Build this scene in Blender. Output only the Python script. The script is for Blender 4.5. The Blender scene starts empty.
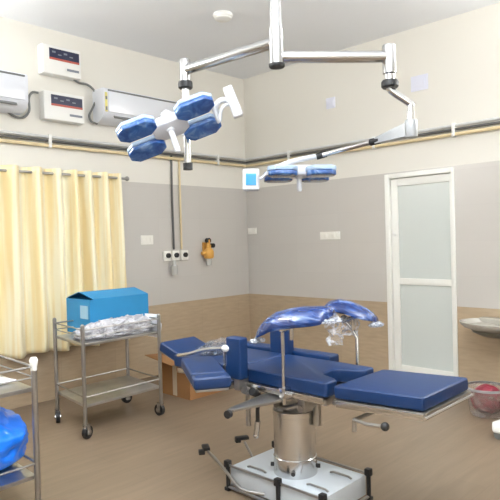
import bpy, bmesh, math, random
from mathutils import Vector, Matrix, noise
random.seed(7)
V = Vector
COL = bpy.context.scene.collection
scene = bpy.context.scene

# ------------------------------------------------------------------ materials
def new_mat(name):
    m = bpy.data.materials.new(name); m.use_nodes = True
    nt = m.node_tree; b = nt.nodes['Principled BSDF']
    return m, nt, b

def mat(name, col, rough=.5, metal=0, spec=.5, bump=0, bscale=40, var=0, vscale=6, coat=0, trans=0, alpha=1, sheen=0, bdist=.01):
    m, nt, b = new_mat(name)
    b.inputs['Base Color'].default_value = (*col, 1)
    b.inputs['Roughness'].default_value = rough
    b.inputs['Metallic'].default_value = metal
    b.inputs['Specular IOR Level'].default_value = spec
    b.inputs['Coat Weight'].default_value = coat
    b.inputs['Coat Roughness'].default_value = .08
    b.inputs['Transmission Weight'].default_value = trans
    b.inputs['Alpha'].default_value = alpha
    b.inputs['Sheen Weight'].default_value = sheen
    tc = nt.nodes.new('ShaderNodeTexCoord')
    if var:
        n = nt.nodes.new('ShaderNodeTexNoise'); n.inputs['Scale'].default_value = vscale; n.inputs['Detail'].default_value = 5
        nt.links.new(tc.outputs['Object'], n.inputs['Vector'])
        mx = nt.nodes.new('ShaderNodeMix'); mx.data_type = 'RGBA'
        mx.inputs[6].default_value = (*[c * (1 - var) for c in col], 1)
        mx.inputs[7].default_value = (*[min(1, c * (1 + var)) for c in col], 1)
        nt.links.new(n.outputs['Fac'], mx.inputs[0]); nt.links.new(mx.outputs[2], b.inputs['Base Color'])
    if bump:
        n = nt.nodes.new('ShaderNodeTexNoise'); n.inputs['Scale'].default_value = bscale; n.inputs['Detail'].default_value = 4
        nt.links.new(tc.outputs['Object'], n.inputs['Vector'])
        bp = nt.nodes.new('ShaderNodeBump'); bp.inputs['Strength'].default_value = bump; bp.inputs['Distance'].default_value = bdist
        nt.links.new(n.outputs['Fac'], bp.inputs['Height']); nt.links.new(bp.outputs['Normal'], b.inputs['Normal'])
    return m

def srgb(r, g, b):
    f = lambda c: (c / 255 / 12.92) if c / 255 < .04045 else ((c / 255 + .055) / 1.055) ** 2.4
    return (f(r), f(g), f(b))

def film_mat(name, tint, opacity=.35, bump=.8, bscale=25, rough=.16):
    m = bpy.data.materials.new(name); m.use_nodes = True; nt = m.node_tree; nt.nodes.clear()
    o = nt.nodes.new('ShaderNodeOutputMaterial'); mx = nt.nodes.new('ShaderNodeMixShader')
    t = nt.nodes.new('ShaderNodeBsdfTransparent'); p = nt.nodes.new('ShaderNodeBsdfPrincipled')
    p.inputs['Base Color'].default_value = (*tint, 1); p.inputs['Roughness'].default_value = rough
    p.inputs['Specular IOR Level'].default_value = .6
    tc = nt.nodes.new('ShaderNodeTexCoord'); n = nt.nodes.new('ShaderNodeTexNoise')
    n.inputs['Scale'].default_value = bscale; n.inputs['Detail'].default_value = 6; n.inputs['Distortion'].default_value = 1.2
    nt.links.new(tc.outputs['Object'], n.inputs['Vector'])
    bp = nt.nodes.new('ShaderNodeBump'); bp.inputs['Strength'].default_value = bump; bp.inputs['Distance'].default_value = .02
    nt.links.new(n.outputs['Fac'], bp.inputs['Height']); nt.links.new(bp.outputs['Normal'], p.inputs['Normal'])
    r = nt.nodes.new('ShaderNodeMapRange'); r.inputs[1].default_value = .4; r.inputs[2].default_value = .65
    r.inputs[3].default_value = opacity * .45; r.inputs[4].default_value = min(1, opacity * 1.7)
    nt.links.new(n.outputs['Fac'], r.inputs[0]); nt.links.new(r.outputs[0], mx.inputs[0])
    nt.links.new(t.outputs[0], mx.inputs[1]); nt.links.new(p.outputs[0], mx.inputs[2]); nt.links.new(mx.outputs[0], o.inputs[0])
    return m

def wall_mat(name, axis):
    """cream paint above, grey glazed tiles in the middle, beige tiles below, all by height"""
    m, nt, b = new_mat(name); N = nt.nodes; L = nt.links
    g = N.new('ShaderNodeNewGeometry'); s = N.new('ShaderNodeSeparateXYZ'); L.new(g.outputs['Position'], s.inputs[0])
    cb = N.new('ShaderNodeCombineXYZ'); L.new(s.outputs[axis], cb.inputs[0]); L.new(s.outputs[2], cb.inputs[1])
    def brick(c1, c2, mo, w, h, ms, off):
        t = N.new('ShaderNodeTexBrick'); t.offset = 0
        ad = N.new('ShaderNodeVectorMath'); ad.operation = 'ADD'; ad.inputs[1].default_value = (20, off, 0); L.new(cb.outputs[0], ad.inputs[0])
        t.inputs['Scale'].default_value = 1; t.inputs['Brick Width'].default_value = w; t.inputs['Row Height'].default_value = h
        t.inputs['Mortar Size'].default_value = ms; t.inputs['Color1'].default_value = (*c1, 1); t.inputs['Color2'].default_value = (*c2, 1); t.inputs['Mortar'].default_value = (*mo, 1)
        L.new(ad.outputs[0], t.inputs['Vector']); return t
    grey = brick(GREY, tuple(c * .97 for c in GREY), tuple(c * .94 for c in GREY), .6, .3326, .002, 20 - .769)
    tan = brick(TAN, tuple(c * .95 for c in TAN), tuple(c * .85 for c in TAN), .6, .3845, .002, 19.994)
    nz = N.new('ShaderNodeTexNoise'); nz.inputs['Scale'].default_value = 14; nz.inputs['Detail'].default_value = 6
    mp = N.new('ShaderNodeMapping'); mp.inputs['Scale'].default_value = (.5, .5, 3); L.new(g.outputs['Position'], mp.inputs[0]); L.new(mp.outputs[0], nz.inputs['Vector'])
    tv = N.new('ShaderNodeMix'); tv.data_type = 'RGBA'; tv.blend_type = 'MULTIPLY'; tv.inputs[0].default_value = .3
    L.new(tan.outputs[0], tv.inputs[6]); L.new(nz.outputs['Fac'], tv.inputs[7])
    def step(v):
        n = N.new('ShaderNodeMath'); n.operation = 'GREATER_THAN'; n.inputs[1].default_value = v; L.new(s.outputs[2], n.inputs[0]); return n
    m1 = N.new('ShaderNodeMix'); m1.data_type = 'RGBA'; m2 = N.new('ShaderNodeMix'); m2.data_type = 'RGBA'
    a, c = step(.769), step(2.1)
    L.new(a.outputs[0], m1.inputs[0]); L.new(tv.outputs[2], m1.inputs[6]); L.new(grey.outputs[0], m1.inputs[7])
    L.new(c.outputs[0], m2.inputs[0]); L.new(m1.outputs[2], m2.inputs[6]); m2.inputs[7].default_value = (*PAINT, 1)
    L.new(m2.outputs[2], b.inputs['Base Color'])
    r = N.new('ShaderNodeMapRange'); r.inputs[3].default_value = .28; r.inputs[4].default_value = .6; L.new(c.outputs[0], r.inputs[0]); L.new(r.outputs[0], b.inputs['Roughness'])
    return m

def floor_mat():
    m, nt, b = new_mat('floor_wood_tile'); N = nt.nodes; L = nt.links
    g = N.new('ShaderNodeNewGeometry')
    t = N.new('ShaderNodeTexBrick'); t.offset = .5
    ad = N.new('ShaderNodeVectorMath'); ad.operation = 'ADD'; ad.inputs[1].default_value = (20, 20, 0); L.new(g.outputs['Position'], ad.inputs[0]); L.new(ad.outputs[0], t.inputs['Vector'])
    t.inputs['Scale'].default_value = 1; t.inputs['Brick Width'].default_value = 1.2; t.inputs['Row Height'].default_value = .2; t.inputs['Mortar Size'].default_value = .0015
    t.inputs['Color1'].default_value = (*FLOOR, 1); t.inputs['Color2'].default_value = (*[c * .93 for c in FLOOR], 1); t.inputs['Mortar'].default_value = (*[c * .82 for c in FLOOR], 1)
    nz = N.new('ShaderNodeTexNoise'); nz.inputs['Scale'].default_value = 3; nz.inputs['Detail'].default_value = 8; nz.inputs['Distortion'].default_value = .8
    mp = N.new('ShaderNodeMapping'); mp.inputs['Scale'].default_value = (.7, 6, 1); L.new(g.outputs['Position'], mp.inputs[0]); L.new(mp.outputs[0], nz.inputs['Vector'])
    rp = N.new('ShaderNodeMapRange'); rp.inputs[1].default_value = .3; rp.inputs[2].default_value = .7; rp.inputs[3].default_value = .88; rp.inputs[4].default_value = 1.06; L.new(nz.outputs['Fac'], rp.inputs[0])
    mx = N.new('ShaderNodeMix'); mx.data_type = 'RGBA'; mx.blend_type = 'MULTIPLY'; mx.inputs[0].default_value = 1
    L.new(t.outputs[0], mx.inputs[6]); L.new(rp.outputs[0], mx.inputs[7]); L.new(mx.outputs[2], b.inputs['Base Color'])
    b.inputs['Roughness'].default_value = .42
    return m

def curtain_mat():
    m, nt, b = new_mat('cream_satin'); N = nt.nodes; L = nt.links
    tc = N.new('ShaderNodeTexCoord'); w = N.new('ShaderNodeTexNoise'); w.inputs['Scale'].default_value = 1; w.inputs['Detail'].default_value = 4
    mp = N.new('ShaderNodeMapping'); mp.inputs['Scale'].default_value = (14, 14, .5); L.new(tc.outputs['Object'], mp.inputs[0]); L.new(mp.outputs[0], w.inputs['Vector'])
    r = N.new('ShaderNodeValToRGB'); r.color_ramp.elements[0].position = .42; r.color_ramp.elements[0].color = (*srgb(238, 218, 165), 1)
    r.color_ramp.elements[1].position = .6; r.color_ramp.elements[1].color = (*srgb(245, 238, 210), 1)
    L.new(w.outputs['Fac'], r.inputs[0]); L.new(r.outputs[0], b.inputs['Base Color'])
    b.inputs['Roughness'].default_value = .38; b.inputs['Sheen Weight'].default_value = .3
    return m

def highlight_streak_mat(nm='film_wrapped_navy_pad', sc=(34, 7, 34), c0=(14, 42, 98), c1=(34, 68, 132), c2=(150, 172, 208), p=(.45, .56, .86)):  # pale ramp end paints the film's highlights into the colour
    m, nt, b = new_mat(nm); N = nt.nodes; L = nt.links
    tc = N.new('ShaderNodeTexCoord'); mp = N.new('ShaderNodeMapping'); mp.inputs['Scale'].default_value = sc; L.new(tc.outputs['Object'], mp.inputs[0])
    n = N.new('ShaderNodeTexNoise'); n.inputs['Scale'].default_value = 1; n.inputs['Detail'].default_value = 5; n.inputs['Distortion'].default_value = .8; L.new(mp.outputs[0], n.inputs['Vector'])
    r = N.new('ShaderNodeValToRGB'); e = r.color_ramp.elements; e[0].position = p[0]; e[0].color = (*srgb(*c0), 1); e[1].position = p[2]; e[1].color = (*srgb(*c2), 1)
    k = e.new(p[1]); k.color = (*srgb(*c1), 1); L.new(n.outputs['Fac'], r.inputs[0]); L.new(r.outputs[0], b.inputs['Base Color'])
    bp = N.new('ShaderNodeBump'); bp.inputs['Strength'].default_value = .8; bp.inputs['Distance'].default_value = .012; L.new(n.outputs['Fac'], bp.inputs['Height']); L.new(bp.outputs['Normal'], b.inputs['Normal'])
    b.inputs['Roughness'].default_value = .22; b.inputs['Coat Weight'].default_value = .6
    return m

PAINT = srgb(228, 225, 216); GREY = srgb(199, 195, 189); TAN = srgb(196, 175, 147); FLOOR = srgb(134, 116, 96)
M = dict(
    ceiling=mat('ceiling_paint', srgb(236, 239, 243), .8, bump=.05),
    wl=wall_mat('wall_paint_and_tile_a', 0), wr=wall_mat('wall_paint_and_tile_b', 1), floor=floor_mat(), curtain=curtain_mat(),
    steel=mat('brushed_steel', (.62, .61, .59), .26, 1, var=.06, vscale=30),
    dsteel=mat('dull_steel', (.4, .39, .375), .38, 1, var=.15, vscale=12),
    shelf=mat('mottled_reflection_steel', (.5, .5, .5), .36, 1, var=.5, vscale=5),  # strong tone patches imitate dark reflections in the steel
    chrome=mat('polished_chrome', (.6, .6, .6), .2, 1),
    grey_metal=mat('satin_grey_paint', srgb(165, 168, 170), .4, .3),
    blue=mat('navy_vinyl', srgb(2, 42, 88), .45, bump=.06, bscale=120, var=.08),
    black=mat('black_rubber', (.012, .012, .013), .5),
    white=mat('white_plastic', srgb(232, 232, 228), .4),
    lampwhite=mat('white_enamel', srgb(208, 211, 217), .3),
    plate=mat('pale_steel_plate', srgb(194, 202, 209), .35, .15, var=.05, vscale=4),
    petal=highlight_streak_mat('blue_film_on_lamp', (13, 13, 13), (36, 74, 140), (62, 106, 170), (150, 180, 218), (.36, .54, .78)),  # pale blotches are painted glints on the blue film
    petalrim=mat('pale_wrapped_rim', srgb(168, 190, 216), .25, bump=.5, bscale=30),
    navywrap=highlight_streak_mat(),  # navy pad with light film glints painted on as streaks
    film=film_mat('clear_film', srgb(150, 158, 172), .13),
    wrapfilm=film_mat('white_wrap_film', srgb(206, 212, 224), .4, .6, 30),
    bagfilm=film_mat('milky_film', srgb(206, 206, 212), 1.2, .4, 14, .4),
    bluebox=mat('blue_carton', srgb(36, 132, 184), .55, var=.08), boxin=mat('box_inside', srgb(150, 186, 206), .8),
    card=mat('brown_cardboard', srgb(156, 112, 70), .85, var=.1), tape=mat('pale_tape', srgb(205, 190, 165), .5),
    bag=mat('bright_blue_bag', srgb(10, 118, 240), .3, bump=.5, bscale=16, coat=.3, bdist=.02),
    redbag=mat('red_bag', srgb(140, 44, 62), .3, bump=1, bscale=22, var=.35, vscale=18, bdist=.02),
    paper=mat('white_paper', srgb(236, 238, 244), .6, bump=.3, bscale=12),
    acwhite=mat('ac_white', srgb(226, 229, 236), .3), slot=mat('vent_slot', srgb(120, 122, 122), .5),
    label_y=mat('yellow_sticker', srgb(226, 214, 130), .5),
    dlabel=mat('dark_label', srgb(38, 42, 72), .3), rlabel=mat('red_label', srgb(180, 84, 70), .4), glabel=mat('grey_label', srgb(120, 128, 140), .4),
    cable=mat('grey_cable', srgb(118, 120, 118), .5),
    pipe_g=mat('grey_pipe', srgb(208, 209, 208), .35), pipe_d=mat('dark_pipe', srgb(92, 92, 90), .45), pipe_y=mat('ochre_pipe', srgb(224, 206, 164), .4),
    doorw=mat('door_enamel', srgb(236, 236, 230), .4), doorg=mat('frosted_panel', srgb(206, 212, 208), .25),
    brass=mat('ochre_brass', srgb(222, 168, 84), .4, .2), clear=mat('cloudy_cup', srgb(190, 190, 186), .2),
    ceramic=mat('sink_ceramic', srgb(176, 172, 162), .25), sinkshade=mat('sink_ceramic_shaded', srgb(105, 104, 96), .4),  # second sink tone is ceramic with the underside's shade painted in
    bluepanel=mat('blue_display', srgb(64, 158, 214), .2), plate_s=mat('switch_plate', srgb(240, 238, 230), .3),
    socket_b=mat('bluish_plate', srgb(222, 224, 238), .35),
)

# ------------------------------------------------------------------ mesh builder
class MB:
    def __init__(s): s.bm = bmesh.new(); s.mi = 0
    def _tag(s, faces):
        for f in faces: f.material_index = s.mi
    def box(s, a, b, bevel=0, seg=2, mx=None):
        """box between two corners, optional bevel and transform"""
        a, b = V(a), V(b); n0 = len(s.bm.faces)
        t = bmesh.new(); bmesh.ops.create_cube(t, size=1)
        c = (a + b) / 2; d = b - a
        for v in t.verts: v.co = V((v.co.x * abs(d.x), v.co.y * abs(d.y), v.co.z * abs(d.z)))
        if bevel: bmesh.ops.bevel(t, geom=list(t.edges), offset=bevel, segments=seg, affect='EDGES', profile=.6)
        for v in t.verts:
            v.co = v.co + c
            if mx is not None: v.co = mx @ v.co
        s._merge(t); return s
    def _merge(s, t):
        t.verts.index_update(); vs = [s.bm.verts.new(v.co) for v in t.verts]
        for f in t.faces:
            try: g = s.bm.faces.new([vs[v.index] for v in f.verts]); g.material_index = s.mi
            except ValueError: pass
        t.free()
    def obox(s, c, ax, ay, az, size, bevel=0, seg=2):
        """oriented box"""
        m = Matrix((ax, ay, az)).transposed().to_4x4(); m.translation = V(c)
        h = V(size) / 2
        return s.box(-h, h, bevel, seg, m)
    def cyl(s, p0, p1, r, r2=None, seg=20, cap=True):
        p0, p1 = V(p0), V(p1); d = p1 - p0
        t = bmesh.new(); bmesh.ops.create_cone(t, cap_ends=cap, segments=seg, radius1=r, radius2=r if r2 is None else r2, depth=d.length)
        m = d.to_track_quat('Z', 'Y').to_matrix().to_4x4(); m.translation = (p0 + p1) / 2
        bmesh.ops.transform(t, matrix=m, verts=t.verts); s._merge(t); return s
    def tube(s, path, r, seg=10, cyc=False, smooth=0):
        P = [V(p) for p in path]
        if smooth:
            Q = []
            n = len(P)
            for i in range(n - 1):
                p0, p1, p2, p3 = P[max(0, i - 1)], P[i], P[i + 1], P[min(n - 1, i + 2)]
                for k in range(smooth):
                    u = k / smooth
                    Q.append(.5 * ((2 * p1) + (p2 - p0) * u + (2 * p0 - 5 * p1 + 4 * p2 - p3) * u * u + (3 * p1 - p0 - 3 * p2 + p3) * u ** 3))
            Q.append(P[-1]); P = Q
        rings = []; up = V((0, 0, 1))
        n = len(P); ref = None
        for i, p in enumerate(P):
            if cyc: d = (P[(i + 1) % n] - P[i - 1])
            else: d = P[min(n - 1, i + 1)] - P[max(0, i - 1)]
            d.normalize()
            if ref is None:
                ref = up if abs(d.z) < .9 else V((1, 0, 0))
            u = d.cross(ref).normalized(); w = u.cross(d).normalized(); ref = w
            rr = r[i] if isinstance(r, (list, tuple)) else r
            rings.append([s.bm.verts.new(p + (u * math.cos(a) + w * math.sin(a)) * rr) for a in [2 * math.pi * k / seg for k in range(seg)]])
        m = n if cyc else n - 1
        for i in range(m):
            A, B = rings[i], rings[(i + 1) % n]
            for k in range(seg):
                f = s.bm.faces.new((A[k], A[(k + 1) % seg], B[(k + 1) % seg], B[k])); f.material_index = s.mi
        if not cyc:
            for R, rev in ((rings[0], True), (rings[-1], False)):
                f = s.bm.faces.new(list(reversed(R)) if rev else R); f.material_index = s.mi
        return s
    def lathe(s, prof, c=(0, 0, 0), seg=36, mx=None, a0=0, a1=2 * math.pi):
        c = V(c); full = abs(a1 - a0 - 2 * math.pi) < 1e-6; n = seg if full else seg + 1
        rings = []
        for r, z in prof:
            ring = []
            for k in range(n):
                a = a0 + (a1 - a0) * k / seg
                co = V((r * math.cos(a), r * math.sin(a), z)); co = (mx @ co) if mx is not None else co
                ring.append(s.bm.verts.new(co + c))
            rings.append(ring)
        for i in range(len(rings) - 1):
            for k in range(seg):
                k2 = (k + 1) % n
                f = s.bm.faces.new((rings[i][k], rings[i][k2], rings[i + 1][k2], rings[i + 1][k])); f.material_index = s.mi
        return s
    def prism(s, pts, z0, z1, mx=None, bevel=0, seg=2):
        t = bmesh.new()
        lo = [t.verts.new((x, y, z0)) for x, y in pts]; hi = [t.verts.new((x, y, z1)) for x, y in pts]
        t.faces.new(list(reversed(lo))); t.faces.new(hi); n = len(pts)
        for i in range(n): t.faces.new((lo[i], lo[(i + 1) % n], hi[(i + 1) % n], hi[i]))
        bmesh.ops.recalc_face_normals(t, faces=t.faces)
        if bevel: bmesh.ops.bevel(t, geom=list(t.edges), offset=bevel, segments=seg, affect='EDGES', profile=.6)
        if mx is not None: bmesh.ops.transform(t, matrix=mx, verts=t.verts)
        s._merge(t); return s
    def ball(s, c, r, sc=(1, 1, 1), u=16, v=10):
        t = bmesh.new(); bmesh.ops.create_uvsphere(t, u_segments=u, v_segments=v, radius=r)
        for q in t.verts: q.co = V((q.co.x * sc[0], q.co.y * sc[1], q.co.z * sc[2])) + V(c)
        s._merge(t); return s
    def loft(s, rings, cap=True):
        R = [[s.bm.verts.new(V(p)) for p in r] for r in rings]; n = len(R[0])
        for i in range(len(R) - 1):
            for k in range(n):
                f = s.bm.faces.new((R[i][k], R[i][(k + 1) % n], R[i + 1][(k + 1) % n], R[i + 1][k])); f.material_index = s.mi
        if cap: s.bm.faces.new(list(reversed(R[0]))); s.bm.faces.new(R[-1])
        return s
    def grid(s, fn, nu, nv):
        G = [[s.bm.verts.new(V(fn(i / nu, j / nv))) for j in range(nv + 1)] for i in range(nu + 1)]
        for i in range(nu):
            for j in range(nv):
                f = s.bm.faces.new((G[i][j], G[i + 1][j], G[i + 1][j + 1], G[i][j + 1])); f.material_index = s.mi
        return s
    def wobble(s, amp, scale, seed=0):
        for v in s.bm.verts:
            v.co += noise.noise_vector(v.co * scale + V((seed, seed * 2, 0))) * amp
        return s
    def build(s, name, mats, parent=None, ang=35, solid=0):
        bmesh.ops.recalc_face_normals(s.bm, faces=s.bm.faces)
        loc = V(ROOT.get(parent.name, (0, 0, 0))) if parent else None
        if loc is None:                                     # origin at the base centre of the mesh
            xs = [v.co for v in s.bm.verts]
            loc = V(((min(v.x for v in xs) + max(v.x for v in xs)) / 2, (min(v.y for v in xs) + max(v.y for v in xs)) / 2, min(v.z for v in xs)))
        for v in s.bm.verts: v.co -= loc
        me = bpy.data.meshes.new(name); s.bm.to_mesh(me); s.bm.free()
        for p in me.polygons: p.use_smooth = True
        me.set_sharp_from_angle(angle=math.radians(ang))
        for k in (mats if isinstance(mats, (list, tuple)) else [mats]): me.materials.append(M[k])
        o = bpy.data.objects.new(name, me); COL.objects.link(o)
        if parent: o.parent = parent; ROOT[o.name] = loc
        else: o.location = loc; ROOT[o.name] = loc
        if solid:
            sm = o.modifiers.new('thickness', 'SOLIDIFY'); sm.thickness = solid; sm.offset = 0
        return o
ROOT = {}
def crumple(c, size, n, seed, amp, name='x'):
    m = MB(); random.seed(seed)
    for i in range(n):
        p = V(c) + V((random.uniform(-.5, .5) * size[0], random.uniform(-.5, .5) * size[1], 0))
        r = random.uniform(.6, 1) * size[2]
        t = bmesh.new(); bmesh.ops.create_icosphere(t, subdivisions=4, radius=1)
        for v in t.verts:
            d = v.co.copy(); k = 1 + .35 * noise.noise(d * 2.3 + V((seed + i * 7, 0, 0))) + .18 * noise.noise(d * 6 + V((i * 3, seed, 0)))
            v.co = V((d.x * r * 1.5 * k, d.y * r * 1.15 * k, max(0, (d.z + .55) * r * .62 * k))) + p
        m._merge(t)
    return m

def thing(name, loc, label, cat, group=None):
    o = bpy.data.objects.new(name, None); o.empty_display_size = .1; COL.objects.link(o); o.location = loc; ROOT[o.name] = V(loc)
    return tag(o, label, cat, group)
def tag(o, label, cat, group=None, kind=None):
    o['label'] = label; o['category'] = cat
    if group: o['group'] = group
    if kind: o['kind'] = kind
    return o
def lab(o, text): o['label'] = text; return o
def struct(o, label, cat): o['kind'] = 'structure'; o['label'] = label; o['category'] = cat; return o

# ------------------------------------------------------------------ camera
CAM = V((-5.2636, -5.1183, 1.45)); FW = V((.7192, .6946, -.017)); RT = V((.6941, -.7194, -.0275)); UP = V((.0313, -.008, .9995))
cd = bpy.data.cameras.new('camera'); co = bpy.data.objects.new('camera', cd); COL.objects.link(co)
cd.sensor_width = 36; cd.lens = 575.27 / 500 * 36; cd.clip_start = .05
rm = Matrix((RT, UP, -FW)).transposed().to_4x4(); rm.translation = CAM; co.matrix_world = rm
scene.camera = co

# ------------------------------------------------------------------ room shell
H = 3.4934; X0, Y0 = -6.9, -6.7
struct(MB().box((X0, Y0, -.1), (0, 0, 0)).build('floor', 'floor'), 'beige brown wood-look tile floor', 'floor')
struct(MB().box((X0 - .12, Y0 - .12, H), (.12, .12, H + .1)).build('ceiling', 'ceiling'), 'plain pale grey painted ceiling', 'ceiling')
struct(MB().box((X0, 0, -.1), (.12, .12, H)).build('wall_left', 'wl'), 'cream wall with grey and beige tiles behind the curtain and air conditioners', 'wall')
DY0, DY1, DZ = -2.74, -2.0, 2.085                       # door opening
w = MB(); w.box((0, DY1, -.1), (.12, 0, H)); w.box((0, Y0, -.1), (.12, DY0, H)); w.box((0, DY0, DZ), (.12, DY1, H))
struct(w.build('wall_right', 'wr'), 'cream wall with grey and beige tiles around the white door', 'wall')
struct(MB().box((X0, Y0 - .12, -.1), (.12, Y0, H)).build('wall_front', 'wl'), 'cream and tiled wall behind the viewer', 'wall')
struct(MB().box((X0 - .12, Y0, -.1), (X0, .12, H)).build('wall_side', 'wr'), 'cream and tiled wall left of the viewer', 'wall')

# door with frame, leaf, two frosted panels
fr = MB()
fr.box((-.015, DY1 - .05, 0), (.12, DY1, DZ), .004); fr.box((-.015, DY0, 0), (.12, DY0 + .03, DZ), .004); fr.box((-.015, DY0 + .03, DZ - .045), (.12, DY1 - .05, DZ), .004)
door = struct(fr.build('door_1', 'doorw'), 'white framed door with two frosted panels beside the sink', 'door')
lf = MB(); a, b = DY0 + .032, DY1 - .052; xf, xb = .022, .062
for q in ((a, a + .03, .005, DZ - .05), (b - .075, b, .005, DZ - .05)): lf.box((xf, q[0], q[2]), (xb, q[1], q[3]), .004)
for z0, z1 in ((.005, .13), (.955, 1.02), (DZ - .125, DZ - .05)): lf.box((xf, a + .03, z0), (xb, b - .075, z1), .004)
leaf = lf.build('door_leaf', 'doorw', door)
for z0, z1 in ((.13, .955), (1.02, DZ - .125)):
    MB().box((xf + .014, a + .03, z0), (xb - .01, b - .075, z1)).build('door_panel', 'doorg', leaf)
h = MB(); h.cyl((xf, b - .03, 1.47), (xf - .012, b - .03, 1.47), .022, seg=16); h.cyl((xf - .012, b - .03, 1.47), (xf - .03, b - .03, 1.47), .013, seg=14)
h.build('door_knob', 'white', leaf)

# ------------------------------------------------------------------ gas pipes along both walls
def run(name, m, z, r, off, label):
    o = MB(); o.tube([(X0 + .02, -off, z), (-off, -off, z), (-off, Y0 + .02, z)], r, 8)
    return tag(o.build(name, m), label, 'pipe')
run('gas_pipe', 'pipe_g', 2.468, .014, .035, 'pale grey pipe, topmost of the three pipes running round both walls')
run('gas_pipe', 'pipe_d', 2.432, .013, .032, 'dark grey pipe, middle of the three pipes running round both walls')
run('gas_pipe', 'pipe_y', 2.388, .016, .034, 'ochre pipe, lowest of the three pipes running round both walls')
cl = [('L', x) for x in (-2.66, -1.62, -.52)] + [('R', y) for y in (-.75, -1.9, -2.76)]
names = {('L', -2.66): 'above the middle of the curtain', ('L', -1.62): 'just right of the curtain rod end', ('L', -.52): 'nearest the room corner on the curtain wall', ('R', -.75): 'nearest the room corner on the door wall', ('R', -1.9): 'above the left edge of the door', ('R', -2.76): 'above the right edge of the door'}
for w_, p in cl:
    m = MB()
    if w_ == 'L': m.box((p - .014, -.056, 2.365), (p + .014, 0, 2.49), .004)
    else: m.box((-.056, p - .014, 2.365), (0, p + .014, 2.49), .004)
    tag(m.build('pipe_clip', 'white'), 'white clip holding the wall pipes, ' + names[(w_, p)], 'pipe clip', 'pipe clips on the walls')
# drop pipes to the outlets
tag(MB().tube([(-1.21, -.018, 2.42), (-1.215, -.018, 1.9), (-1.21, -.018, 1.37)], .012, 8).build('drop_pipe', 'pipe_d'), 'dark pipe dropping down the wall to the gas outlets', 'pipe')
tag(MB().tube([(-1.10, -.018, 2.38), (-1.10, -.018, 1.37)], .012, 8).build('drop_pipe', 'pipe_y'), 'ochre pipe dropping down the wall to the gas outlets', 'pipe')
go_labels = ['white gas outlet with the clear cup below, leftmost of three', 'white gas outlet in the middle of three below the two drop pipes', 'white gas outlet, rightmost of three, nearest the yellow flowmeter']
for i, x in enumerate((-1.305, -1.19, -1.06)):
    t = thing('gas_outlet', (x, -.02, 1.25), go_labels[i], 'gas outlet', 'gas outlets on the tiled wall')
    MB().box((x - .05, -.028, 1.245), (x + .05, 0, 1.355), .006).build('cover', 'plate_s', t)
    MB().cyl((x, -.028, 1.305), (x, -.05, 1.305), .027).build('socket', 'black', t)
    if i == 0:
        m = MB(); m.lathe([(0, 1.09), (.03, 1.09), (.036, 1.11), (.036, 1.19), (.02, 1.2), (.016, 1.25), (0, 1.25)], (x + .06, -.06, 0)); m.build('suction_cup', 'clear', t)
t = thing('oxygen_flowmeter', (-.74, -.05, 1.2), 'yellow oxygen flowmeter with black knobs on the grey tiled wall', 'flowmeter')
m = MB(); m.lathe([(0, 1.245), (.05, 1.25), (.06, 1.27), (.06, 1.33), (.045, 1.36), (.03, 1.37), (.03, 1.41), (0, 1.415)], (-.735, -.07, 0)); m.cyl((-.735, -.07, 1.33), (-.84, -.07, 1.31), .022); m.build('body', 'brass', t)
MB().cyl((-.735, -.04, 1.46), (-.735, -.085, 1.46), .03).build('knob', 'black', t)
MB().cyl((-.69, -.05, 1.40), (-.69, -.11, 1.40), .026).build('knob', 'black', t)
MB().cyl((-.735, -.07, 1.41), (-.735, -.07, 1.47), .02).build('stem', 'brass', t)
MB().lathe([(0, 1.17), (.028, 1.17), (.032, 1.19), (.032, 1.245), (0, 1.246)], (-.735, -.07, 0)).build('humidifier_cup', 'clear', t)
MB().box((-.775, -.02, 1.28), (-.695, 0, 1.44), .005).build('wall_plate', 'brass', t)
# switch plates
def plate(c, w, h, wall, label, mk='plate_s', n=2):
    if wall == 'L': t = thing('switch_plate', (c[0], -.006, c[2] - h / 2), label, 'switch plate')
    else: t = thing('switch_plate', (-.006, c[1], c[2] - h / 2), label, 'switch plate')
    m = MB(); k = MB()
    if wall == 'L':
        m.box((c[0] - w / 2, -.012, c[2] - h / 2), (c[0] + w / 2, 0, c[2] + h / 2), .004)
        for i in range(n): x = c[0] - w / 2 + w * (i + .5) / n; k.box((x - w / n * .34, -.017, c[2] - h * .28), (x + w / n * .34, -.010, c[2] + h * .28), .002)
    else:
        m.box((-.012, c[1] - w / 2, c[2] - h / 2), (0, c[1] + w / 2, c[2] + h / 2), .004)
        for i in range(n): y = c[1] - w / 2 + w * (i + .5) / n; k.box((-.017, y - w / n * .34, c[2] - h * .28), (-.010, y + w / n * .34, c[2] + h * .28), .002)
    m.build('cover', mk, t); k.build('rocker', mk, t)
plate((-1.565, 0, 1.484), .16, .1, 'L', 'white switch plate on the grey tiles right of the curtain', n=3)
plate((0, -1.292, 1.478), .27, .085, 'R', 'long white switch plate on the grey tiles left of the door', n=5)
plate((0, -.09, 1.565), .15, .08, 'R', 'small white socket plate on the grey tiles near the room corner', n=2)
plate((0, -2.41, 2.945), .18, .15, 'R', 'bluish white plate high on the cream wall above the door', 'socket_b', 1)
plate((0, -1.345, 2.945), .12, .12, 'R', 'faint bluish plate high on the cream wall below the right lamp arm', 'socket_b', 1)
# ceiling disc
t = thing('ceiling_lamp', (-1.64, -1.36, H), 'small round white disc lamp on the grey ceiling', 'ceiling lamp')
MB().lathe([(0, H), (.085, H), (.09, H - .012), (.085, H - .03), (0, H - .03)], (-1.64, -1.36, 0)).build('base', 'white', t)
MB().lathe([(.078, H - .03), (.076, H - .045), (.06, H - .055), (0, H - .058)], (-1.64, -1.36, 0)).build('diffuser', 'white', t)

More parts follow.
